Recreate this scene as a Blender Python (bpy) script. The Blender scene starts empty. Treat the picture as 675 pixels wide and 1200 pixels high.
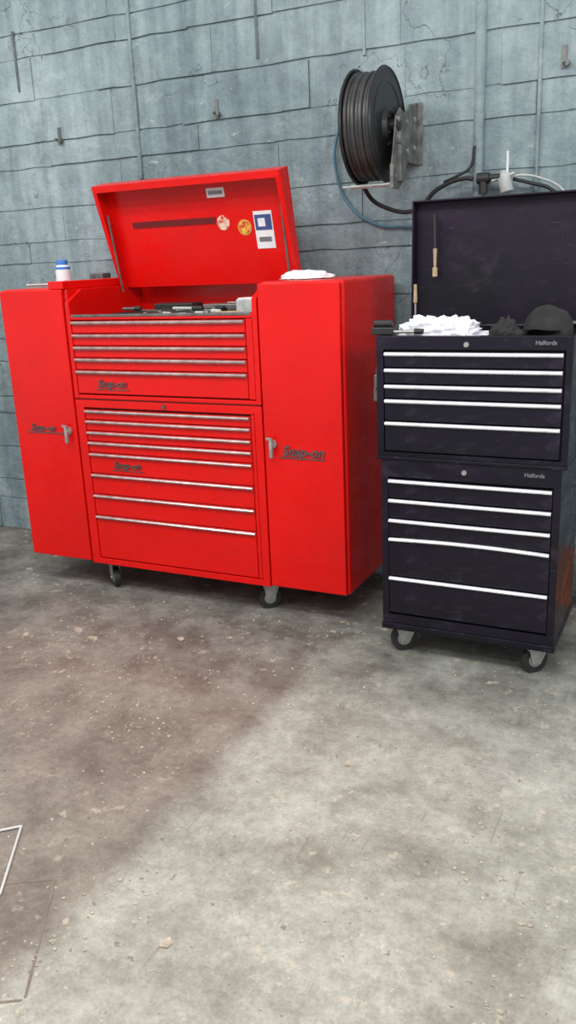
import bpy, bmesh, math, random
from mathutils import Vector, Matrix, Euler, noise
random.seed(7)
S = bpy.context.scene
C = S.collection
S.view_settings.view_transform = 'Standard'
S.view_settings.look = 'None'

# ---------------------------------------------------------------- helpers
def N(nt, t, **kw):
    n = nt.nodes.new(t)
    for k, v in kw.items():
        setattr(n, k, v)
    return n

class NT:
    """tiny node graph helper"""
    def __init__(s, name):
        s.m = bpy.data.materials.new(name); s.m.use_nodes = True
        s.nt = s.m.node_tree; s.b = s.nt.nodes['Principled BSDF']; s.L = s.nt.links.new
        s.P = N(s.nt, 'ShaderNodeTexCoord').outputs['Object']
    def noi(s, sc, det=8, ro=.6, vec=None, dist=0.):
        n = N(s.nt, 'ShaderNodeTexNoise'); n.inputs['Scale'].default_value = sc; n.inputs['Detail'].default_value = det
        n.inputs['Roughness'].default_value = ro; n.inputs['Distortion'].default_value = dist
        s.L(vec or s.P, n.inputs['Vector']); return n.outputs['Fac']
    def map(s, scale, loc=(0,0,0)):
        n = N(s.nt, 'ShaderNodeMapping'); n.inputs['Scale'].default_value = scale; n.inputs['Location'].default_value = loc
        s.L(s.P, n.inputs['Vector']); return n.outputs['Vector']
    def ramp(s, f, p0, c0, p1, c1):
        r = N(s.nt, 'ShaderNodeValToRGB'); e = r.color_ramp.elements
        e[0].position = p0; e[0].color = (*c0,1); e[1].position = p1; e[1].color = (*c1,1); s.L(f, r.inputs['Fac']); return r.outputs['Color']
    def mix(s, f, a, bb, bt='MIX'):
        x = N(s.nt, 'ShaderNodeMix', data_type='RGBA', blend_type=bt)
        if isinstance(f, float): x.inputs['Factor'].default_value = f
        else: s.L(f, x.inputs['Factor'])
        for k, v in (('A', a), ('B', bb)):
            if isinstance(v, tuple): x.inputs[k].default_value = (*v, 1)
            else: s.L(v, x.inputs[k])
        return x.outputs['Result']
    def mth(s, op, a, bb=0., c=0.):
        x = N(s.nt, 'ShaderNodeMath', operation=op)
        for i, v in enumerate((a, bb, c)):
            if isinstance(v, (int, float)): x.inputs[i].default_value = v
            else: s.L(v, x.inputs[i])
        return x.outputs[0]
    def mr(s, v, a, bb, c=0., d=1.):
        x = N(s.nt, 'ShaderNodeMapRange', interpolation_type='SMOOTHSTEP'); s.L(v, x.inputs['Value'])
        for k, q in zip(('From Min','From Max','To Min','To Max'), (a,bb,c,d)): x.inputs[k].default_value = q
        return x.outputs['Result']
    def bump(s, h, st, d):
        bp = N(s.nt, 'ShaderNodeBump'); bp.inputs['Strength'].default_value = st; bp.inputs['Distance'].default_value = d
        s.L(h, bp.inputs['Height']); s.L(bp.outputs['Normal'], s.b.inputs['Normal'])

def mat(name, col, rough=.5, metal=0., coat=0., var=.0, vscale=6., bump=0., bscale=40., col2=None, rvar=0., thr=(.35,.65), spec=.5):
    g = NT(name); b = g.b
    b.inputs['Roughness'].default_value = rough
    b.inputs['Metallic'].default_value = metal
    b.inputs['Specular IOR Level'].default_value = spec
    if coat:
        b.inputs['Coat Weight'].default_value = coat
        b.inputs['Coat Roughness'].default_value = .15
    nz = g.noi(vscale, 8, .65)
    c2 = col2 if col2 else tuple(c*(1-var) for c in col)
    g.L(g.ramp(nz, thr[0], c2, thr[1], col), b.inputs['Base Color'])
    if rvar: g.L(g.mr(nz, .3, .7, max(0, rough-rvar), min(1, rough+rvar)), b.inputs['Roughness'])
    if bump: g.bump(g.noi(bscale, 6), bump, .01)
    return g.m

def enamel(name, col, dark, rough, spec, scuff, scuffamt, smudge):
    """painted sheet steel: smudges + fine scratches + chips"""
    g = NT(name)
    n = g.noi(2.2, 8, .65)
    c = g.ramp(n, .35, dark, .62, col)
    sm = g.noi(5, 8, .7, g.map((1,1,2.2)), dist=.5)
    c = g.mix(g.mr(sm, .52, .72, 0, smudge), c, scuff)
    sc = g.noi(9, 3, .5, g.map((1.5, 4, 14)))
    c = g.mix(g.mr(sc, .70, .76, 0, scuffamt), c, scuff)
    sc2 = g.noi(11, 3, .5, g.map((12, 4, 1.2), (3,1,2)))
    c = g.mix(g.mr(sc2, .72, .77, 0, scuffamt*.7), c, scuff)
    g.L(c, g.b.inputs['Base Color'])
    g.b.inputs['Specular IOR Level'].default_value = spec
    g.L(g.mr(sm, .3, .7, rough-.07, rough+.15), g.b.inputs['Roughness'])
    g.bump(g.noi(3.0, 2, .4), .06, .02)
    return g.m

def empty(name, loc):
    e = bpy.data.objects.new(name, None); e.location = loc; e.empty_display_size = .1
    C.objects.link(e); return e

def fin(name, bm, m, parent=None, smooth=False, bevel=0, seg=2, mats=None):
    c = sum((v.co for v in bm.verts), Vector()) / max(1, len(bm.verts))
    bmesh.ops.translate(bm, verts=bm.verts, vec=-c)
    bmesh.ops.recalc_face_normals(bm, faces=bm.faces)
    me = bpy.data.meshes.new(name); bm.to_mesh(me); bm.free()
    o = bpy.data.objects.new(name, me); C.objects.link(o)
    for k in (mats or [m]): me.materials.append(k)
    o.location = c
    if parent is not None:
        o.parent = parent
        o.matrix_parent_inverse = Matrix.Translation(parent.location).inverted()
    if smooth:
        for p in me.polygons: p.use_smooth = True
    if bevel:
        b = o.modifiers.new('bev', 'BEVEL'); b.width = bevel; b.segments = seg; b.limit_method = 'ANGLE'
    return o

def addbox(bm, x0, x1, y0, y1, z0, z1, mi=0):
    vs = [bm.verts.new((x, y, z)) for z in (z0, z1) for x, y in ((x0,y0),(x1,y0),(x1,y1),(x0,y1))]
    for q in ((0,3,2,1),(4,5,6,7),(0,1,5,4),(1,2,6,5),(2,3,7,6),(3,0,4,7)):
        f = bm.faces.new([vs[i] for i in q]); f.material_index = mi
    return vs

def box(name, x0, x1, y0, y1, z0, z1, m, parent=None, bevel=.003, seg=2):
    bm = bmesh.new(); addbox(bm, x0, x1, y0, y1, z0, z1)
    return fin(name, bm, m, parent, bevel=bevel, seg=seg)

def addprism_x(bm, prof, x0, x1, mi=0):
    a = [bm.verts.new((x0, y, z)) for y, z in prof]; b = [bm.verts.new((x1, y, z)) for y, z in prof]
    n = len(prof)
    for i in range(n):
        f = bm.faces.new((a[i], a[(i+1)%n], b[(i+1)%n], b[i])); f.material_index = mi
    f = bm.faces.new(a[::-1]); f.material_index = mi
    f = bm.faces.new(b); f.material_index = mi

def addcyl(bm, c, r, h, axis='Z', seg=32, r2=None, mi=0):
    M = {'Z': Matrix(), 'X': Matrix.Rotation(math.pi/2, 4, 'Y'), 'Y': Matrix.Rotation(math.pi/2, 4, 'X')}[axis]
    g = bmesh.ops.create_cone(bm, cap_ends=True, segments=seg, radius1=r, radius2=r if r2 is None else r2, depth=h,
                              matrix=Matrix.Translation(c) @ M)
    for v in g['verts']:
        for f in v.link_faces: f.material_index = mi

def addtorus(bm, c, R, r, axis='X', sR=64, sr=10, mi=0):
    rings = []
    for i in range(sR):
        a = 2*math.pi*i/sR; ring = []
        for j in range(sr):
            b = 2*math.pi*j/sr
            rad = R + r*math.cos(b); w = r*math.sin(b)
            p = {'X': (w, rad*math.cos(a), rad*math.sin(a)), 'Z': (rad*math.cos(a), rad*math.sin(a), w),
                 'Y': (rad*math.cos(a), w, rad*math.sin(a))}[axis]
            ring.append(bm.verts.new(Vector(c)+Vector(p)))
        rings.append(ring)
    for i in range(sR):
        for j in range(sr):
            f = bm.faces.new((rings[i][j], rings[(i+1)%sR][j], rings[(i+1)%sR][(j+1)%sr], rings[i][(j+1)%sr]))
            f.smooth = True; f.material_index = mi

def tube(name, pts, r, m, parent=None):
    cu = bpy.data.curves.new(name, 'CURVE'); cu.dimensions = '3D'; cu.bevel_depth = r; cu.bevel_resolution = 4
    cu.use_fill_caps = True; cu.resolution_u = 10
    s = cu.splines.new('BEZIER'); s.bezier_points.add(len(pts)-1)
    for b, p in zip(s.bezier_points, pts):
        b.co = p; b.handle_left_type = b.handle_right_type = 'AUTO'
    tmp = bpy.data.objects.new(name+'_c', cu); C.objects.link(tmp)
    bpy.context.view_layer.update()
    me = bpy.data.meshes.new_from_object(tmp)
    bpy.data.objects.remove(tmp)
    bm = bmesh.new(); bm.from_mesh(me)
    return fin(name, bm, m, parent, smooth=True)

def cloth(name, c, sx, sy, sz, m, parent=None, seed=0., sub=5, amp=.5, sc=2.2):
    bm = bmesh.new(); bmesh.ops.create_icosphere(bm, subdivisions=sub, radius=1)
    for v in bm.verts:
        p = v.co.copy()
        n = noise.fractal(p*sc+Vector((seed, seed*2, 1)), 1., 2., 3)
        rd = 1-abs(noise.noise(p*sc*1.6+Vector((seed, 3, 5))))*1.4
        k = 1 + amp*(n*.8+rd*.5-.3)
        zz = p.z*k
        if zz < 0: zz *= .15
        v.co = Vector((c[0]+p.x*k*sx, c[1]+p.y*k*sy, c[2]+zz*sz+.12*sz))
    mz = min(v.co.z for v in bm.verts)
    for v in bm.verts: v.co.z += c[2]-mz
    return fin(name, bm, m, parent, smooth=True)

def text(name, s, size, loc, m, parent, ext=.002, rot=(math.pi/2,0,0), shear=.0, bold=.02):
    cu = bpy.data.curves.new(name, 'FONT'); cu.body = s; cu.size = size; cu.extrude = ext; cu.offset = size*bold
    cu.align_x = 'CENTER'; cu.align_y = 'CENTER'; cu.shear = shear
    tmp = bpy.data.objects.new(name+'_c', cu); C.objects.link(tmp); bpy.context.view_layer.update()
    me = bpy.data.meshes.new_from_object(tmp); bpy.data.objects.remove(tmp)
    bm = bmesh.new(); bm.from_mesh(me)
    bmesh.ops.transform(bm, verts=bm.verts, matrix=Matrix.Translation(loc) @ Euler(rot).to_matrix().to_4x4())
    return fin(name, bm, m, parent)

# ---------------------------------------------------------------- materials
RED = enamel('red_enamel', (.74,.0045,.003), (.63,.004,.003), .24, .36, (.28,.006,.005), .40, .16)
REDD = mat('red_enamel_inner', (.50,.006,.005), .4, var=.3, vscale=5)
DARK = mat('dark_gap', (.012,.010,.010), .7, var=.3)
SHADOWRED = mat('red_recess', (.16,.003,.003), .6, var=.4)
ALU = mat('aluminium_trim', (.66,.56,.54), .30, metal=.8, var=.45, vscale=16)
ALUW = mat('bright_trim', (.90,.91,.94), .34, metal=.3, var=.45, vscale=9, thr=(.3,.5))
CHR = mat('chrome_badge', (.22,.16,.16), .35, metal=.7, var=.4, vscale=30)
LGT = mat('badge_light', (.26,.26,.28), .4, metal=.5, var=.2)
BLK = enamel('black_enamel', (.0045,.004,.007), (.010,.006,.018), .26, .30, (.075,.060,.105), .55, .28)
BLKL = enamel('black_lid', (.005,.004,.008), (.016,.008,.022), .40, .26, (.07,.05,.075), .5, .28)
RUB = mat('black_rubber', (.018,.018,.018), .55, var=.3)
STEEL = mat('zinc_steel', (.50,.49,.46), .42, metal=.55, var=.45, vscale=20)
DSTEEL = mat('worn_steel', (.20,.20,.19), .45, metal=.6, var=.45, vscale=25)
WHITE = mat('white_cloth', (.80,.80,.86), .9, var=.20, vscale=14, bump=.25, bscale=60)
PINKW = mat('cloth_offwhite', (.84,.80,.78), .9, var=.16, vscale=9, bump=.2)
DCLOTH = mat('dark_cloth', (.030,.029,.030), .95, var=.5, vscale=10, bump=.4, bscale=80)
BLUE = mat('blue_plastic', (.05,.20,.6), .4, var=.2)
BHOSE = mat('blue_hose', (.07,.18,.25), .5, var=.35)
BOTW = mat('white_plastic', (.75,.78,.8), .4, var=.1)
LGREY = mat('light_plastic', (.50,.53,.50), .5, var=.35, vscale=20)
WOOD = mat('pale_wood', (.50,.36,.22), .6, var=.3, vscale=30)
ORNG = mat('orange_board', (.45,.14,.05), .7, var=.4, vscale=12)
YEL = mat('yellow_sticker', (.70,.38,.06), .5, var=.2)
PAPER = mat('sticker_paper', (.78,.78,.78), .6, var=.15, vscale=30)
NAVY = mat('navy_sticker', (.05,.08,.25), .5, var=.2)

def wallmat():
    g = NT('painted_blockwork'); b = g.b
    b.inputs['Roughness'].default_value = .48; b.inputs['Specular IOR Level'].default_value = .35
    c = g.ramp(g.noi(.9, 10, .62), .36, (.180,.245,.262), .66, (.300,.375,.392))
    c = g.mix(1.0, c, g.ramp(g.noi(1.6, 8, .65, g.map((7,7,.7))), .34, (.72,.74,.75), .60, (1.12,1.10,1.09)), 'MULTIPLY')
    c = g.mix(1.0, c, g.ramp(g.noi(9, 8, .75), .34, (.80,.81,.82), .66, (1.14,1.13,1.12)), 'MULTIPLY')
    c = g.mix(g.mr(g.noi(5, 10, .75, dist=.6), .60, .70, 0, .45), c, (.085,.100,.103))
    c = g.mix(g.mr(g.noi(2.2, 8, .65, g.map((4,4,.8),(9,2,3)), dist=.3), .60, .72, 0, .45), c, (.10,.115,.115))
    c = g.mix(g.mr(g.noi(60, 3, .6), .68, .74, 0, .5), c, (.08,.10,.105))
    wv = N(g.nt, 'ShaderNodeTexVoronoi', feature='DISTANCE_TO_EDGE'); wv.inputs['Scale'].default_value = 1.5
    vm = N(g.nt, 'ShaderNodeVectorMath', operation='ADD')
    nn = N(g.nt, 'ShaderNodeTexNoise'); nn.inputs['Scale'].default_value = 4; nn.inputs['Detail'].default_value = 6
    g.L(g.P, nn.inputs['Vector']); g.L(g.P, vm.inputs[0]); g.L(nn.outputs['Color'], vm.inputs[1]); g.L(vm.outputs[0], wv.inputs['Vector'])
    crk = g.mth('MULTIPLY', g.mr(wv.outputs['Distance'], 0, .008, 1, 0), g.mr(g.noi(1.3, 3), .46, .52, 0, .85))
    c = g.mix(crk, c, (.05,.06,.065))
    c = g.mix(g.mr(g.noi(3.1, 9, .7, g.map((1,1,1),(5,2,1))), .54, .70, 0, .5), c, (.46,.54,.55))
    c = g.mix(g.mr(g.noi(13, 6, .6, g.map((1,1,1.6),(2,7,4))), .66, .69, 0, .6), c, (.42,.46,.45))
    g.L(c, b.inputs['Base Color'])
    g.bump(g.mth('ADD', g.noi(22, 8, .7), g.noi(6, 4, .6)), .6, .02)
    return g.m
WALL = wallmat()

def floormat():
    g = NT('stained_concrete'); b = g.b; P = g.P
    b.inputs['Specular IOR Level'].default_value = .38
    sep = N(g.nt, 'ShaderNodeSeparateXYZ'); g.L(P, sep.inputs[0]); X, Y = sep.outputs[0], sep.outputs[1]
    n_big = g.noi(1.1); n_mid = g.noi(4.5, 10, .7); n_f = g.noi(30, 8, .75); n_edge = g.noi(6, 9, .7); n_fine = g.noi(110, 4, .7)
    left = g.ramp(g.noi(2.2,10,.7), .32, (.175,.142,.118), .68, (.310,.265,.225))
    right = g.ramp(g.noi(1.7,10,.7), .34, (.320,.308,.262), .66, (.450,.432,.382))
    xe = g.mth('MULTIPLY_ADD', n_edge, .16, X)
    col = g.mix(g.mr(xe, -1.265, -1.135), left, right)
    # brown worn-through areas reaching into the pale slab
    col = g.mix(g.mr(g.noi(1.5, 9, .65, g.map((1,1,1),(4,8,0))), .52, .66, 0, .5), col, (.235,.205,.165))
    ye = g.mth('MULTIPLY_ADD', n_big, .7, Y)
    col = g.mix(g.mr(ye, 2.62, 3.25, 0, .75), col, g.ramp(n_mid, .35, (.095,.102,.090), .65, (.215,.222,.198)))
    col = g.mix(1.0, col, g.ramp(n_mid, .34, (.72,.71,.70), .60, (1.12,1.12,1.12)), 'MULTIPLY')
    col = g.mix(1.0, col, g.ramp(n_f, .35, (.80,.79,.78), .62, (1.10,1.10,1.10)), 'MULTIPLY')
    col = g.mix(1.0, col, g.ramp(n_fine, .35, (.88,.88,.88), .65, (1.08,1.08,1.08)), 'MULTIPLY')
    col = g.mix(g.mr(g.noi(2.6, 8, .65), .60, .72, 0, .30), col, (.10,.080,.064))
    scr = g.mr(g.noi(3.0, 4, .5, g.map((14, 1.2, 1))), .66, .70, 0, .28)
    col = g.mix(scr, col, (.13,.105,.085))
    clus = g.mr(g.noi(1.9, 4, .5), .42, .58)
    fl = g.mth('MULTIPLY', g.mr(g.noi(17, 7, .7), .575, .64, 0, .7), clus)
    col = g.mix(fl, col, (.56,.48,.37))
    col = g.mix(g.mr(g.noi(55, 2, .5), .70, .73, 0, .6), col, (.62,.56,.47))
    col = g.mix(g.mr(g.noi(36, 4, .6), .645, .69, 0, .6), col, (.12,.09,.065))
    g.L(col, b.inputs['Base Color'])
    g.L(g.mr(n_mid, .3, .7, .45, .8), b.inputs['Roughness'])
    g.bump(g.mth('ADD', n_f, n_mid), .40, .008)
    return g.m
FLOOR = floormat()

# ---------------------------------------------------------------- room
def unlocal(o):
    o.data.transform(Matrix.Translation(o.location)); o.location = (0,0,0)
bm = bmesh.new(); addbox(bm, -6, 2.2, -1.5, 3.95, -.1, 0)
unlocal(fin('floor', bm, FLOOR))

WY = 3.76
bm = bmesh.new()
addbox(bm, -6, 2.2, WY+.007, WY+.19, 0, 3.6)
z = 0
hs = [.20,.12,.20,.20,.10,.20,.13,.20,.20,.11,.17,.20,.12,.20,.20,.11,.20,.20,.14,.2,.2]
bl = bmesh.new()
for i, h in enumerate(hs):
    if z+h > 3.6: h = 3.6-z
    if h < .05: break
    x = -6 - (.22 if i % 2 else 0) * random.uniform(.7, 1.2)
    while x < 2.2:
        w = random.choice([.44,.44,.9,.40,.66])
        g = .0045; gx = random.choice([.0004,.0006,.0015])
        x0, x1 = max(x+gx,-6), min(x+w-gx, 2.2)
        if x1-x0 > .04:
            yo = random.uniform(-.004, .004)
            n = max(2, int((x1-x0)/.09))
            top=[];bot=[]
            for k in range(n+1):
                xx = x0+(x1-x0)*k/n
                j = lambda a: random.uniform(-a, a)
                top.append([bl.verts.new((xx, WY+yo+j(.0015), z+h-g+j(.004))), bl.verts.new((xx, WY+.05, z+h-g))])
                bot.append([bl.verts.new((xx, WY+yo+j(.0015), z+g+j(.004))), bl.verts.new((xx, WY+.05, z+g))])
            for k in range(n):
                bl.faces.new((bot[k][0], bot[k+1][0], top[k+1][0], top[k][0]))
                bl.faces.new((top[k][0], top[k+1][0], top[k+1][1], top[k][1]))
                bl.faces.new((bot[k+1][0], bot[k][0], bot[k][1], bot[k+1][1]))
            bl.faces.new((bot[0][0], top[0][0], top[0][1], bot[0][1]))
            bl.faces.new((bot[-1][0], bot[-1][1], top[-1][1], top[-1][0]))
        x += w
    z += h
eds = [e for e in bl.edges if len(e.link_faces) == 2 and e.calc_face_angle(0) > .8]
bmesh.ops.bevel(bl, geom=eds, offset=.005, segments=2, affect='EDGES', profile=.6)
me = bpy.data.meshes.new('t'); bl.to_mesh(me); bm.from_mesh(me); bl.free()
unlocal(fin('wall_back', bm, WALL))

def conduit(name, x, r, z0, z1, clips=(), dx=0.):
    bm = bmesh.new(); y = WY-r*.4
    addcyl(bm, (x, y, (z0+z1)/2), r, z1-z0, 'Z', 16)
    for zc in clips:
        addbox(bm, x-r*1.5, x+r*1.5, y-r*1.1, WY+.004, zc-.008, zc+.008)
    unlocal(fin(name, bm, WALL, bevel=.001))
conduit('wall_conduit', -2.60, .010, 1.93, 3.6)
conduit('wall_conduit', -.925, .022, 1.3, 3.6, (2.62,))
conduit('wall_conduit', -.69, .008, 1.2, 3.6)
conduit('wall_conduit', -1.42, .007, 2.33, 3.6)
SLOT = mat('weathered_strip', (.13,.155,.16), .7, var=.5, vscale=12)
def slot(x, z0, z1):
    bm = bmesh.new(); addbox(bm, x-.007, x+.007, WY-.006, WY+.002, z0, z1)
    unlocal(fin('wall_cable_strip', bm, SLOT, bevel=.002))
slot(-3.31, 2.40, 2.68); slot(-1.925, 2.38, 2.64)

def anchor(x, z):
    bm = bmesh.new()
    addbox(bm, x-.009, x+.009, WY-.008, WY+.004, z-.04, z+.04)
    addcyl(bm, (x, WY-.025, z-.02), .007, .04, 'Y', 12)
    addcyl(bm, (x+.012, WY-.02, z-.025), .012, .02, 'Y', 6)
    fin('wall_anchor', bm, DSTEEL, bevel=.001)
anchor(-2.15, 2.2); anchor(-3.08, 2.17); anchor(-.6, 2.22)

# ---------------------------------------------------------------- casters
def caster(par, name, x, y, R, ztop, ang=0., bright=STEEL, wf=.5):
    bm = bmesh.new()
    rot = Matrix.Rotation(ang, 4, 'Z')
    w = R*wf
    addcyl(bm, (0, 0, R), R, w, 'X', 36)
    addcyl(bm, (0, 0, R), R*.55, w*1.12, 'X', 24, mi=1)
    addcyl(bm, (0, 0, R), R*.14, w*2.1, 'X', 12, mi=1)
    for s in (-1, 1):
        xx = s*w*.8
        prof = [(-R*.32, R*.70), (R*.32, R*.70), (R*.95, ztop-.012), (-R*.65, ztop-.012)]
        addprism_x(bm, prof, xx-.0015, xx+.0015, 1)
    addbox(bm, -w*.85, w*.85, -R*.65, R*.95, ztop-.016, ztop-.010, 1)
    addcyl(bm, (0, 0, ztop-.008), R*.5, .010, 'Z', 20, mi=1)
    addbox(bm, -R*.8, R*.8, -R*.8, R*.8, ztop-.004, ztop, 1)
    bmesh.ops.transform(bm, verts=bm.verts, matrix=Matrix.Translation((x, y, 0)) @ rot)
    return fin(name, bm, RUB, par, bevel=.002, mats=[RUB, bright])

HP = [(0,-.009),(-.010,-.009),(-.017,-.004),(-.018,.002),(-.012,.008),(-.004,.010),(0,.010)]
def handle(par, name, x0, x1, y, z, m, s=1., droop=0):
    bm = bmesh.new(); n = 10; rings = []
    for k in range(n+1):
        t = k/n; x = x0+(x1-x0)*t
        dz = droop*math.sin(math.pi*t)
        rings.append([bm.verts.new((x, y+a*s, z+b*s+dz)) for a, b in HP])
    for k in range(n):
        for j in range(len(HP)):
            jj = (j+1) % len(HP)
            bm.faces.new((rings[k][j], rings[k][jj], rings[k+1][jj], rings[k+1][j]))
    bm.faces.new(rings[0]); bm.faces.new(rings[-1][::-1])
    return fin(name, bm, m, par)

# ---------------------------------------------------------------- RED TOOL CABINET
FY, BY = 3.10, 3.72
Z0, Z1 = .14, 1.437
XL0, XL1, XR0, XR1 = -3.00, -2.622, -1.645, -1.277
rc = empty('red_tool_cabinet', ((XL0+XR1)/2, (FY+BY)/2, 0))
def locker(tag, x0, x1):
    box('locker_body_'+tag, x0, x1, FY+.022, BY, Z0, Z1, RED, rc, .014, 4)
    box('locker_gap_'+tag, x0+.012, x1-.012, FY+.012, FY+.03, Z0+.01, Z1-.012, SHADOWRED, rc, 0)
    box('locker_door_'+tag, x0+.003, x1-.010, FY, FY+.02, Z0+.006, Z1-.006, RED, rc, .006, 3)
locker('left', XL0, XL1); locker('right', XR0, XR1)
cx0, cx1 = XL1+.003, XR0-.003
bm = bmesh.new()
addbox(bm, cx0+.022, cx1-.022, FY+.03, BY-.022, .947, 1.298)
addbox(bm, cx0+.022, cx1-.022, BY-.06, BY-.022, 1.298, 1.425)
addbox(bm, cx0+.022, cx1-.022, FY, FY+.030, 1.298, 1.318)
for a, b in ((cx0, cx0+.022), (cx1-.022, cx1)):
    addprism_x(bm, [(FY,.945),(BY-.02,.945),(BY-.02,1.43),(FY+.10,1.43),(FY,1.375)], a, b)
addbox(bm, cx0+.022, cx1-.022, FY+.001, FY+.030, .945, .962)
fin('chest_body', bm, RED, rc, bevel=.003)
box('chest_tray_liner', cx0+.025, cx1-.025, FY+.04, BY-.065, 1.300, 1.306, DARK, rc, 0)
box('chest_rail_cap', cx0+.03, cx1-.03, FY-.002, FY+.028, 1.309, 1.3205, DSTEEL, rc, .002)
box('side_shelf', XL1-.085, XL1, FY+.005, BY-.02, Z1-.005, Z1+.03, RED, rc, .004)
bm = bmesh.new()
addbox(bm, cx0, cx1, FY+.032, BY-.02, Z0, .938)
addbox(bm, cx0, cx0+.045, FY, FY+.031, Z0+.028, .905)
addbox(bm, cx1-.035, cx1, FY, FY+.031, Z0+.028, .905)
addbox(bm, cx0, cx1, FY, FY+.031, Z0, Z0+.028)
addbox(bm, cx0, cx1, FY, FY+.031, .905, .938)
fin('lower_body', bm, RED, rc, bevel=.0015)
box('seam_strip', cx0+.006, cx1-.006, FY+.006, FY+.3, .9385, .9445, SHADOWRED, rc, 0)
box('drawer_gap_upper', cx0+.0225, cx1-.0225, FY+.024, FY+.0295, .963, 1.2975, SHADOWRED, rc, 0)
box('drawer_gap_lower', cx0+.0455, cx1-.0355, FY+.024, FY+.0315, Z0+.0285, .9045, SHADOWRED, rc, 0)
def drawers(par, tag, x0, x1, y, tops, zend, body, hm, hs=1., droops={}):
    for k, t in enumerate(tops):
        zb = (tops[k+1]+.010 if k+1 < len(tops) else zend)
        box(f'{tag}_drawer_{k+1}', x0, x1, y, y+.020, zb+.003, t+.009, body, par, .003)
        handle(par, f'{tag}_handle_{k+1}', x0+.002, x1-.002, y+.001, t, hm, hs, droops.get(k, 0))
up = [1.284,1.227,1.173,1.120,1.065]
lo = [.885,.837,.785,.736,.682,.582,.481,.377]
drawers(rc, 'chest', cx0+.026, cx1-.058, FY+.002, up, .966, RED, ALU, .78)
box('chest_side_fill', cx1-.054, cx1-.024, FY+.001, FY+.022, .966, 1.296, RED, rc, .003)
drawers(rc, 'base', cx0+.049, cx1-.058, FY+.002, lo, Z0+.030, RED, ALU, .72)
box('base_side_fill', cx1-.054, cx1-.038, FY+.001, FY+.022, Z0+.031, .902, RED, rc, .003)
bm = bmesh.new(); addcyl(bm, (-2.13, FY-.003, .921), .010, .008, 'Y', 16); fin('lock', bm, CHR, rc)
for nm, x, z, s in (('badge_chest', -2.40, 1.015, .048), ('badge_base', -2.36, .640, .046)):
    text(nm, 'Snap-on', s, (x, FY-.001, z), CHR, rc, .002, shear=.3, bold=.022)
    box(nm+'_bar', x-.09, x+.09, FY-.001, FY+.0025, z-.027, z-.0235, CHR, rc, 0)
text('badge_left', 'Snap-on', .046, (-2.83, FY-.002, .797), CHR, rc, .002, shear=.3, bold=.022)
box('badge_left_bar', -2.93, -2.70, FY-.003, FY+.001, .772, .777, CHR, rc, 0)
text('badge_right', 'Snap-on', .058, (-1.465, FY-.002, .757), CHR, rc, .003, shear=.3, bold=.026)
box('badge_right_bar', -1.575, -1.365, FY-.003, FY+.001, .727, .732, CHR, rc, 0)
def lever(nm, x, z):
    bm = bmesh.new()
    addcyl(bm, (x, FY-.006, z), .018, .014, 'Y', 24)
    addbox(bm, x-.007, x+.007, FY-.030, FY-.016, z-.055, z+.030)
    addcyl(bm, (x, FY-.016, z), .009, .02, 'Y', 16)
    addbox(bm, x-.022, x+.006, FY-.026, FY-.016, z+.018, z+.030)
    fin(nm, bm, STEEL, rc, bevel=.002)
lever('lever_left', -2.675, .79); lever('lever_right', -1.60, .785)

# lid
HY, HZ = 3.56, 1.42
ph = math.radians(77); LL = .485
ux, uz = -math.cos(ph), math.sin(ph)
nx, nz = -math.sin(ph), -math.cos(ph)
def lp(s, d): return (HY+ux*s+nx*d, HZ+uz*s+nz*d)
bm = bmesh.new()
lx0, lx1 = cx0+.004, cx1-.004
addprism_x(bm, [lp(0,0), lp(LL-.006,0), lp(LL-.006,.006), lp(0,.006)], lx0+.006, lx1-.006)
addprism_x(bm, [lp(LL,0), lp(LL,.085), lp(LL-.030,.085), lp(LL-.030,.081), lp(LL-.006,.081), lp(LL-.006,0)], lx0+.006, lx1-.006)
for a, b in ((lx0, lx0+.006), (lx1-.006, lx1)):
    addprism_x(bm, [lp(0,0), lp(LL,0), lp(LL,.085), lp(LL*.8,.078), lp(0,.035)], a, b)
for a, b in ((lx0+.006, lx0+.022), (lx1-.022, lx1-.006)):
    addprism_x(bm, [lp(0,.031), lp(LL*.8,.074), lp(LL-.03,.081), lp(LL-.03,.085), lp(LL*.8,.078), lp(0,.035)], a, b)
fin('lid', bm, RED, rc, bevel=.001)
bm = bmesh.new()
addprism_x(bm, [lp(LL*.57,.0062), lp(LL*.57+.026,.0062), lp(LL*.57+.026,.010), lp(LL*.57,.010)], lx0+.13, lx0+.58)
fin('lid_slot', bm, SHADOWRED, rc)
for k, xx in enumerate((lx0+.03, lx1-.03)):
    a = lp(LL*.72,.05)
    tube(f'lid_stay_{k}', [(xx, *a), (xx, (a[0]+3.50)/2, (a[1]+1.40)/2), (xx, 3.50, 1.40)], .005, DSTEEL, rc)
def lidplate(nm, x0, x1, s0, s1, m, d=.0065):
    bm = bmesh.new(); addprism_x(bm, [lp(s0,d), lp(s1,d), lp(s1,d+.0012), lp(s0,d+.0012)], x0, x1); return fin(nm, bm, m, rc)
def liddisc(nm, x, s, r, m, d=.0065):
    bm = bmesh.new(); ra = []; rb = []
    for k in range(24):
        a = 2*math.pi*k/24
        p = lp(s+r*math.sin(a), d); q = lp(s+r*math.sin(a), d+.0015)
        ra.append(bm.verts.new((x+r*math.cos(a), *p))); rb.append(bm.verts.new((x+r*math.cos(a), *q)))
    for k in range(24): bm.faces.new((ra[k], ra[(k+1)%24], rb[(k+1)%24], rb[k]))
    bm.faces.new(ra); bm.faces.new(rb); return fin(nm, bm, m, rc)
STK = mat('mottled_sticker', (.75,.55,.40), .5, col2=(.55,.03,.02), vscale=60, thr=(.45,.52))
STK2 = mat('mottled_sticker_b', (.75,.45,.05), .5, col2=(.55,.03,.02), vscale=70, thr=(.47,.54))
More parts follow.
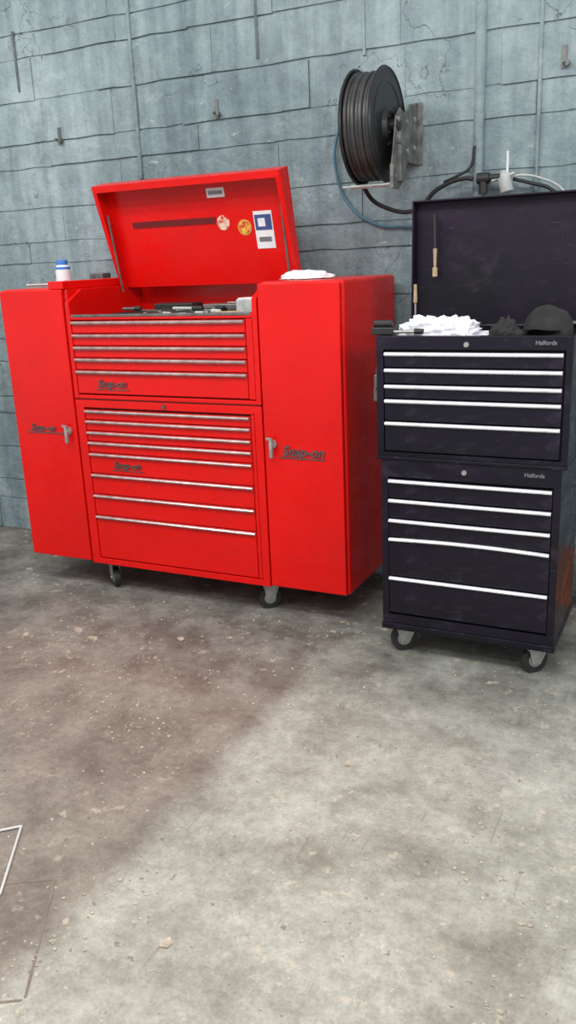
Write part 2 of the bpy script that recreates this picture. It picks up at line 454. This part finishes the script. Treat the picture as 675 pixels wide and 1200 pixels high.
liddisc('sticker_round_1', -2.00, .275, .032, STK)
liddisc('sticker_round_2', -1.895, .250, .034, YEL); liddisc('sticker_round_2_core', -1.895, .250, .027, STK2, .0085)
lidplate('sticker_label', -1.845, -1.755, .155, .315, PAPER); lidplate('sticker_label_band', -1.840, -1.760, .235, .30, NAVY, .008)
lidplate('sticker_label_line', -1.83, -1.77, .185, .205, LGT, .008)
lidplate('sticker_label_disc', -1.825, -1.79, .25, .285, PAPER, .0094)
lidplate('sticker_lip', -2.06, -1.97, .385, .425, PAPER)
lidplate('sticker_lip_print', -2.05, -1.98, .397, .413, LGT, .008)

tt = rc
def tool_rod(par, nm, x, y, z, L, r, ang, m, m2=None, r2=None):
    bm = bmesh.new()
    addcyl(bm, (0,0,0), r, L, 'X', 12)
    if m2: addcyl(bm, (L*.42,0,0), r2 or r*1.8, L*.35, 'X', 12, r2=(r2 or r*1.8)*.8, mi=1)
    bmesh.ops.transform(bm, verts=bm.verts, matrix=Matrix.Translation((x,y,z+(r2 or r*1.8 if m2 else r))) @ Matrix.Rotation(ang,4,'Z'))
    fin(nm, bm, m, par, bevel=.001, mats=[m, m2 or m])
ms = [STEEL, DSTEEL, RUB, LGREY, WOOD, DSTEEL]
for k in range(26):
    tool_rod(tt, f'tray_tool_{k}', random.uniform(-2.42,-1.84), random.uniform(3.2,3.56), 1.306+random.choice([0,0,.015]), random.uniform(.08,.2), random.uniform(.004,.009),
             random.uniform(-.6,.6), random.choice(ms), random.choice([None,RUB,RUB,LGREY]))
box('parts_box', -1.83, -1.73, 3.26, 3.36, 1.306, 1.365, LGREY, tt, .004)
box('parts_box_top', -1.825, -1.735, 3.27, 3.35, 1.365, 1.370, BOTW, tt, .001)
box('socket_case', -2.36, -2.15, 3.42, 3.52, 1.306, 1.345, RUB, tt, .004)
box('socket_case_2', -2.08, -1.90, 3.40, 3.50, 1.306, 1.340, DSTEEL, tt, .004)

for nm, x, y, a in (('caster_front_left', -2.55, 3.17, .9), ('caster_front_right', -1.70, 3.19, -.9), ('caster_rear_left', -2.50, 3.62, .3), ('caster_rear_right', -1.7, 3.62, .3)):
    caster(rc, nm, x, y, .050, Z0, a, wf=.45)

cloth('white_rag', (-1.525, 3.32, Z1), .110, .08, .032, PINKW, seed=2., amp=.28, sc=1.5)
b = empty('spray_bottle', (-2.90, 3.45, Z1))
bm = bmesh.new()
addcyl(bm, (-2.90,3.45,Z1+.046), .036, .09, 'Z', 28); addcyl(bm, (-2.90,3.45,Z1+.098), .036, .014, 'Z', 28, r2=.020)
fin('body', bm, BOTW, b, bevel=.003)
bm = bmesh.new(); addcyl(bm, (-2.90,3.45,Z1+.114), .027, .022, 'Z', 24); fin('cap', bm, BLUE, b, bevel=.003)
bm = bmesh.new(); addcyl(bm, (-2.90,3.45,Z1+.086), .0365, .012, 'Z', 28); fin('label', bm, BLUE, b)
lt = empty('hand_tools', (-2.9, 3.3, Z1))
tool_rod(lt, 'screwdriver', -2.90, 3.30, Z1, .16, .006, .5, STEEL, RUB, .014)
tool_rod(lt, 'ratchet', -2.84, 3.35, Z1, .18, .008, -.3, DSTEEL, RUB, .015)
tool_rod(lt, 'torch', -2.79, 3.52, Z1, .12, .012, .2, RUB, DSTEEL, .016)
box('small_case', -2.82, -2.74, 3.55, 3.62, Z1, Z1+.055, DSTEEL, lt, .004)

# ---------------------------------------------------------------- BLACK TOOL CABINET
bx0, bx1, by0, by1 = -1.078, -.398, 2.93, 3.38
bc = empty('black_tool_cabinet', ((bx0+bx1)/2, (by0+by1)/2, 0))
BZ0, BM, BT = .115, .800, 1.242
bm = bmesh.new()
addbox(bm, bx0+.012, bx1-.012, by0+.031, by1-.012, BM+.007, 1.19)
addbox(bm, bx0, bx0+.012, by0+.0305, by1, BM+.006, BT)
addbox(bm, bx1-.012, bx1, by0+.0305, by1, BM+.006, BT)
addbox(bm, bx0+.012, bx1-.012, by1-.012, by1, BM+.006, BT)
addbox(bm, bx0, bx1, by0, by0+.030, 1.196, BT)
addbox(bm, bx0, bx1, by0, by0+.030, BM+.006, BM+.022)
addbox(bm, bx0, bx0+.026, by0, by0+.030, BM+.022, 1.196)
addbox(bm, bx1-.022, bx1, by0, by0+.030, BM+.022, 1.196)
fin('chest_body', bm, BLK, bc, bevel=.001)
box('chest_gap', bx0+.0265, bx1-.0225, by0+.022, by0+.0305, BM+.0225, 1.1955, DARK, bc, 0)
lx0b, lx1b = bx0+.014, bx1-.016
bm = bmesh.new()
addbox(bm, lx0b, lx1b, by0+.031, by1-.005, BZ0, BM-.007)
addbox(bm, lx0b, lx0b+.026, by0, by0+.030, BZ0+.06, .728)
addbox(bm, lx1b-.026, lx1b, by0, by0+.030, BZ0+.06, .728)
addbox(bm, lx0b, lx1b, by0, by0+.030, BZ0+.023, BZ0+.06)
addbox(bm, lx0b, lx1b, by0, by0+.030, .728, BM-.007)
fin('base_body', bm, BLK, bc, bevel=.001)
box('base_gap', lx0b+.0265, lx1b-.0265, by0+.022, by0+.0305, BZ0+.0605, .7275, DARK, bc, 0)
box('base_top_ledge', bx0-.002, bx1+.002, by0-.006, by1+.002, BM-.006, BM+.006, BLK, bc, .003)
box('base_skirt', lx0b-.004, lx1b+.004, by0-.004, by1, BZ0-.004, BZ0+.022, BLK, bc, .004)
drawers(bc, 'chest', bx0+.030, bx1-.028, by0-.002, [1.179,1.121,1.063,1.010,.928], BM+.024, BLK, ALUW, .66)
drawers(bc, 'base', lx0b+.028, lx1b-.028, by0-.002, [.711,.635,.557,.482,.325], BZ0+.065, BLK, ALUW, .66, {3:.007})
for zz in (1.214, .762):
    bm = bmesh.new(); addcyl(bm, (-.75, by0-.003, zz), .009, .01, 'Y', 18); addcyl(bm, (-.75, by0-.009, zz), .004, .004, 'Y', 8)
    fin('lock', bm, STEEL, bc)
text('badge_chest', 'Halfords', .020, (-.485, by0-.001, 1.220), LGT, bc, .0008)
text('badge_base', 'Halfords', .020, (-.505, by0-.001, .768), LGT, bc, .0008)
bm = bmesh.new(); t = by1-.004
addbox(bm, bx0+.006, bx1-.002, t, t+.008, 1.245, 1.706)
addbox(bm, bx0, bx1+.004, t-.045, t+.008, 1.706, 1.712)
addbox(bm, bx0, bx0+.006, t-.045, t+.008, 1.26, 1.706)
addbox(bm, bx1-.002, bx1+.004, t-.045, t+.008, 1.26, 1.706)
bmesh.ops.rotate(bm, verts=bm.verts, cent=(0, t, 1.245), matrix=Matrix.Rotation(math.radians(-2), 3, 'X'))
fin('lid', bm, BLKL, bc, bevel=.001)
bm = bmesh.new(); addcyl(bm, (bx0+.05, t-.02, 1.25), .008, .06, 'X', 12); addcyl(bm, (bx1-.05, t-.02, 1.25), .008, .06, 'X', 12)
fin('hinges', bm, DSTEEL, bc)
for nm, x, y, a in (('caster_front_left', -1.00, 2.995, -.95), ('caster_front_right', -.49, 2.985, -.8), ('caster_rear_left', -1.0, 3.31, .5), ('caster_rear_right', -.48, 3.31, .4)):
    caster(bc, nm, x, y, .052, BZ0-.004, a, wf=.5)
sh = bmesh.new()
addbox(sh, bx0-.022, bx0-.001, 2.96, 3.02, 1.05, 1.10)
addbox(sh, bx0-.028, bx0-.006, 2.97, 3.01, 1.00, 1.049)
addcyl(sh, (bx0-.014, 2.99, 1.10), .010, .05, 'Z', 12)
fin('side_magnet_holder', sh, DSTEEL, bc, bevel=.003)
sh = bmesh.new()
addbox(sh, bx0-.030, bx0+.05, 2.96, 3.04, BT+.001, BT+.028)
addcyl(sh, (bx0+.01, 2.98, BT+.040), .013, .07, 'X', 14)
fin('bench_clamp', sh, RUB, bc, bevel=.004)
for k in range(12):
    tool_rod(bc, f'tray_tool_{k}', random.uniform(-.95,-.52), random.uniform(3.24,3.34), 1.19+random.choice([0,.015]), random.uniform(.08,.16), random.uniform(.005,.009), random.uniform(-.3,.3), random.choice(ms), random.choice([None,RUB]))
tool_rod(bc, 'tray_tool_front', -.98, 2.985, 1.242, .10, .006, .2, STEEL, RUB)

cloth('white_rag', (-.885, 3.07, 1.192), .165, .078, .088, WHITE, seed=5.5, sub=6, amp=.42, sc=2.6)
cloth('work_gloves', (-.640, 3.02, 1.192), .062, .045, .075, DCLOTH, seed=9., amp=.4)
cap = empty('flat_cap', (-.53, 3.2, 1.20))
bm = bmesh.new(); bmesh.ops.create_uvsphere(bm, u_segments=32, v_segments=18, radius=1)
for v in bm.verts:
    if v.co.z < 0: v.co.z *= .1
    k = 1+.16*noise.noise(v.co*2.0+Vector((3,1,2)))
    v.co = Vector((-.52+v.co.x*.092*k, 3.16+v.co.y*.08, 1.200+v.co.z*.128*k))
fin('crown', bm, DCLOTH, cap, smooth=True)
bm = bmesh.new(); top=[];bot=[]
for k in range(17):
    a = math.pi*(1+k/16); x=-.54+.075*math.cos(a); y=3.10+.08*math.sin(a)
    top.append(bm.verts.new((x,y,1.262-.012*abs(math.cos(a))))); bot.append(bm.verts.new((x,y,1.257-.012*abs(math.cos(a)))))
bm.faces.new(top); bm.faces.new(bot[::-1])
for k in range(16): bm.faces.new((top[k],top[k+1],bot[k+1],bot[k]))
bm.faces.new((top[-1],top[0],bot[0],bot[-1]))
fin('brim', bm, DCLOTH, cap)
br = empty('hanging_brush', (-.985, 3.33, 1.45))
tube('cord', [(-.992,3.357,1.66),(-.99,3.355,1.60),(-.988,3.353,1.52)], .006, RUB, br)
bm = bmesh.new(); addcyl(bm, (-.987,3.350,1.50), .005, .07, 'Z', 12, r2=.008); addbox(bm, -.996,-.978,3.345,3.357,1.43,1.465)
fin('handle', bm, WOOD, br, bevel=.002)
sd = empty('screwdriver', (-1.055, 3.30, 1.2))
bm = bmesh.new(); addcyl(bm, (-1.050,3.30,1.27), .004, .14, 'Z', 10); fin('shaft', bm, STEEL, sd)
bm = bmesh.new(); addcyl(bm, (-1.050,3.30,1.37), .008, .07, 'Z', 12, r2=.006); fin('grip', bm, WOOD, sd, bevel=.002)

# ---------------------------------------------------------------- HOSE REEL
hr = empty('hose_reel', (-1.29, 3.5, 2.01))
hc = (-1.288, 3.50, 2.010); R = .215
bm = bmesh.new()
for k in range(7):
    x = hc[0]-.048+.016*k
    addtorus(bm, (x, hc[1], hc[2]), R-.022-(.006 if k%2 else 0), .0095, 'X', 72, 10)
    addtorus(bm, (x+.004, hc[1], hc[2]), R-.044, .0095, 'X', 64, 8)
fin('hose_coils', bm, mat('hose_rubber', (.045,.043,.043), .42, var=.5, vscale=14), hr)
RB = mat('reel_black', (.022,.021,.022), .36, metal=.2, var=.5, vscale=10)
def annulus(nm, x, r0, r1, th, m):
    bm = bmesh.new(); n = 72
    prof = [(x-th/2, r0), (x-th/2, r1-.012), (x-th*2.0, r1-.002), (x, r1+.003), (x+th*2.0, r1-.002), (x+th/2, r1-.012), (x+th/2, r1-.045), (x+th*1.5, r1-.052), (x+th/2, r1-.06), (x+th/2, r0)]
    rings = []
    for k in range(n):
        a = 2*math.pi*k/n
        rings.append([bm.verts.new((px, hc[1]+pr*math.cos(a), hc[2]+pr*math.sin(a))) for px, pr in prof])
    for k in range(n):
        for j in range(len(prof)):
            jj = (j+1)%len(prof)
            bm.faces.new((rings[k][j], rings[(k+1)%n][j], rings[(k+1)%n][jj], rings[k][jj]))
    fin(nm, bm, m, hr)
annulus('flange_left', hc[0]-.060, .07, R, .003, RB)
annulus('flange_right', hc[0]+.060, .07, R, .003, RB)
bm = bmesh.new(); addcyl(bm, hc, .13, .112, 'X', 40); fin('drum', bm, RB, hr)
bm = bmesh.new(); addcyl(bm, (hc[0]+.068,hc[1],hc[2]), .075, .02, 'X', 36, r2=.06); addcyl(bm, (hc[0]+.085,hc[1],hc[2]), .024, .05, 'X', 24)
for k in range(5):
    a = 2*math.pi*k/5; addcyl(bm, (hc[0]+.080, hc[1]+.05*math.cos(a), hc[2]+.05*math.sin(a)), .006, .01, 'X', 8)
fin('hub', bm, RB, hr, bevel=.002)
xb = hc[0]+.10
bm = bmesh.new()
addprism_x(bm, [(3.47,2.04),(3.52,2.075),(3.60,2.06),(3.66,2.10),(WY-.01,2.12),(WY-.01,1.88),(3.62,1.88),(3.55,1.80),(3.50,1.77),(3.43,1.77),(3.41,1.84),(3.44,1.93)], xb, xb+.005)
addbox(bm, xb-.035, xb+.025, WY-.012, WY-.006, 1.88, 2.12)
addbox(bm, xb-.002, xb+.012, 3.41, 3.44, 1.77, 1.86)
addcyl(bm, (xb+.012, 3.50, 1.96), .028, .020, 'X', 24)
addbox(bm, xb+.004, xb+.020, 3.485, 3.52, 1.80, 1.96)
fin('mounting_bracket', bm, mat('bracket_steel', (.24,.24,.22), .5, metal=.4, var=.65, vscale=18), hr, bevel=.0015)
bm = bmesh.new()
for yy, zz in ((3.70,2.05),(3.70,1.94),(3.60,2.03),(3.60,1.92),(3.49,2.03),(3.45,1.82)):
    addcyl(bm, (xb+.008,yy,zz), .010, .008, 'X', 6)
fin('bolts', bm, STEEL, hr)
bm = bmesh.new()
addbox(bm, -1.40, xb-.003, 3.43, 3.455, 1.786, 1.792)
addbox(bm, -1.40, xb-.003, 3.50, 3.52, 1.786, 1.792)
addcyl(bm, (-1.29,3.475,1.79), .009, .18, 'X', 14)
fin('hose_guide', bm, LGREY, hr, bevel=.001)
tube('outlet_hose', [(-1.33,3.50,1.825),(-1.345,3.56,1.775),(-1.30,3.65,1.715),(-1.17,3.68,1.695),(-1.078,3.68,1.77),(-.954,3.67,1.805),(-.925,3.67,1.80)], .009, RUB, hr)
tube('air_hose', [(-1.44,3.742,2.10),(-1.52,3.742,2.07),(-1.556,3.742,1.99),(-1.555,3.742,1.885),(-1.508,3.742,1.757),(-1.38,3.742,1.654),(-1.214,3.742,1.63),(-1.05,3.742,1.60)], .006, BHOSE)
ar = empty('air_regulator', (-.85, 3.70, 1.8))
bm = bmesh.new()
addcyl(bm, (-.885,3.68,1.80), .022, .05, 'X', 20); addcyl(bm, (-.845,3.68,1.80), .014, .06, 'X', 16); addcyl(bm, (-.885,3.68,1.77), .018, .06, 'Z', 16)
addcyl(bm, (-.885,3.71,1.80), .012, .07, 'Y', 14)
fin('coupling', bm, RUB, ar, bevel=.002)
bm = bmesh.new()
addcyl(bm, (-.80,3.68,1.770), .026, .06, 'Z', 24); addcyl(bm, (-.80,3.68,1.813), .020, .026, 'Z', 24, r2=.010); addbox(bm, -.850,-.755,3.668,3.692,1.795,1.806)
addcyl(bm, (-.80,3.715,1.785), .012, .075, 'Y', 14)
bmesh.ops.rotate(bm, verts=bm.verts, cent=(-.80,3.68,1.79), matrix=Matrix.Rotation(math.radians(-14),3,'Y'))
fin('bowl', bm, LGREY, ar, bevel=.003)
bm = bmesh.new(); addcyl(bm, (-.79,3.68,1.85), .005, .09, 'Z', 10); fin('stem', bm, BOTW, ar)
tube('lead', [(-.78,3.68,1.80),(-.72,3.69,1.800),(-.66,3.70,1.785),(-.58,3.71,1.74),(-.50,3.72,1.60)], .005, LGREY, ar)
tube('lead_2', [(-.77,3.70,1.79),(-.70,3.70,1.77),(-.62,3.71,1.74),(-.52,3.72,1.60)], .007, RUB, ar)
tube('drop_cable', [(-.935,3.725,1.93),(-.95,3.72,1.85),(-1.0,3.71,1.82),(-1.06,3.72,1.80)], .006, RUB, ar)

# ---------------------------------------------------------------- small stuff at the edges
bm = bmesh.new()
addprism_x(bm, [(3.655,.001),(3.675,.001),(3.752,.24),(3.733,.246)], -.42, -.08)
fin('leaning_board', bm, ORNG, bevel=.002)
RUST = mat('rusty_frame', (.25,.19,.155), .85, var=.35, vscale=20)
bm = bmesh.new()
Pm = Vector((-1.41,1.38,0)); d1 = Vector((.51,-.86,0)); d2 = Vector((-.86,-.51,0))
def strip(p, q, w=.006):
    d = (q-p).normalized(); n = Vector((-d.y, d.x, 0))*w/2
    lo_ = [p-n, q-n, q+n, p+n]
    a = [bm.verts.new(v+Vector((0,0,.0002))) for v in lo_]; c_ = [bm.verts.new(v+Vector((0,0,.0012))) for v in lo_]
    bm.faces.new(c_)
    for j in range(4): bm.faces.new((a[j], a[(j+1)%4], c_[(j+1)%4], c_[j]))
strip(Pm+d1*.006, Pm+d1*.374); strip(Pm+d2*.006, Pm+d2*.358)
strip(Pm+d1*.38+d2*.006, Pm+d1*.38+d2*.358); strip(Pm+d2*.364+d1*.006, Pm+d2*.364+d1*.374)
fin('inspection_plate_frame', bm, RUST)
ws = empty('wire_stand', (-1.55, 1.35, 0))
WPL = mat('white_coated_wire', (.62,.60,.58), .4, var=.1)
tube('leg_1', [(-1.644,1.51,.005),(-1.57,1.39,.005),(-1.50,1.276,.005)], .0038, WPL, ws)
tube('leg_2', [(-1.644,1.51,.005),(-1.70,1.46,.005),(-1.80,1.37,.005)], .0038, WPL, ws)
tube('leg_3', [(-1.50,1.276,.005),(-1.65,1.32,.005),(-1.80,1.37,.005)], .0038, WPL, ws)

# debris
bm = bmesh.new()
def flake(x, y, r):
    a0 = random.uniform(0, 6.28); n = random.randint(4, 7); st = random.uniform(.5,1.2)
    vs = [bm.verts.new((x+r*random.uniform(.6,1.2)*math.cos(a0+6.283*j/n), y+st*r*random.uniform(.6,1.2)*math.sin(a0+6.283*j/n), .0005)) for j in range(n)]
    up_ = [bm.verts.new(v.co+Vector((0,0,random.uniform(.001,.004)))) for v in vs]
    bm.faces.new(up_)
    for j in range(n): bm.faces.new((vs[j], vs[(j+1)%n], up_[(j+1)%n], up_[j]))
for k in range(150):
    flake(random.uniform(-3.2, .3), random.uniform(.7, 3.2), random.uniform(.0015, .005))
for k in range(140):
    flake(random.uniform(-2.7, -.9), random.uniform(2.35, 3.1), random.uniform(.002, .007))
for cx, cy in ((-1.95,2.45),(-2.1,2.3),(-1.7,2.2),(-1.62,2.05),(-1.2,1.45),(-.3,1.4),(-.25,1.7),(-.55,2.2),(-2.4,2.6),(-1.5,1.9),(-1.85,2.1),(-1.28,1.2),(-.45,1.95)):
    for k in range(20): flake(random.gauss(cx,.05), random.gauss(cy,.08), random.uniform(.0015,.007))
for cx, cy, r in ((-1.02,1.31,.016),(-.28,1.22,.016),(-.12,1.55,.014),(-.9,2.15,.012),(-.15,1.12,.02),(-1.9,2.75,.02)):
    flake(cx, cy, r)
fin('floor_debris', bm, mat('debris', (.58,.50,.38), .9, var=.5, vscale=30))

# ---------------------------------------------------------------- light
w = bpy.data.worlds.new('w'); S.world = w; w.use_nodes = True
bg = w.node_tree.nodes['Background']; bg.inputs[0].default_value = (.92,.96,1,1); bg.inputs[1].default_value = .78
def area(name, loc, sx, sy, e, rot=(0,0,0), col=(1,.98,.95)):
    l = bpy.data.lights.new(name, 'AREA'); l.shape = 'RECTANGLE'; l.size = sx; l.size_y = sy; l.energy = e; l.color = col
    o = bpy.data.objects.new(name, l); o.location = loc; o.rotation_euler = rot; C.objects.link(o)
area('strip_light', (-1.0, .9, 3.5), 2.6, .35, 68, (math.radians(12),0,0))
area('strip_light.001', (-3.2, 1.6, 3.5), 1.8, .3, 55, (math.radians(15),0,0))
area('strip_light.002', (.3, -.2, 3.3), 1.6, .3, 38, (math.radians(15),0,0))
# fluorescent batten further down the workshop, seen only as a sheen on the enamel
area('strip_light.003', (1.9, 1.6, 2.7), .25, 1.8, 28, (0, math.radians(62),0), (.95,.98,1))

# ---------------------------------------------------------------- camera
cd = bpy.data.cameras.new('camera'); cam = bpy.data.objects.new('camera', cd); C.objects.link(cam)
cd.sensor_fit = 'VERTICAL'; cd.sensor_height = 36; cd.lens = 30; cd.clip_start = .05
M = Matrix.Rotation(math.radians(26.5),4,'Z') @ Matrix.Rotation(math.radians(90-16.5),4,'X') @ Matrix.Rotation(math.radians(-2.5),4,'Z')
cam.matrix_world = Matrix.Translation((0,0,1.52)) @ M
S.camera = cam
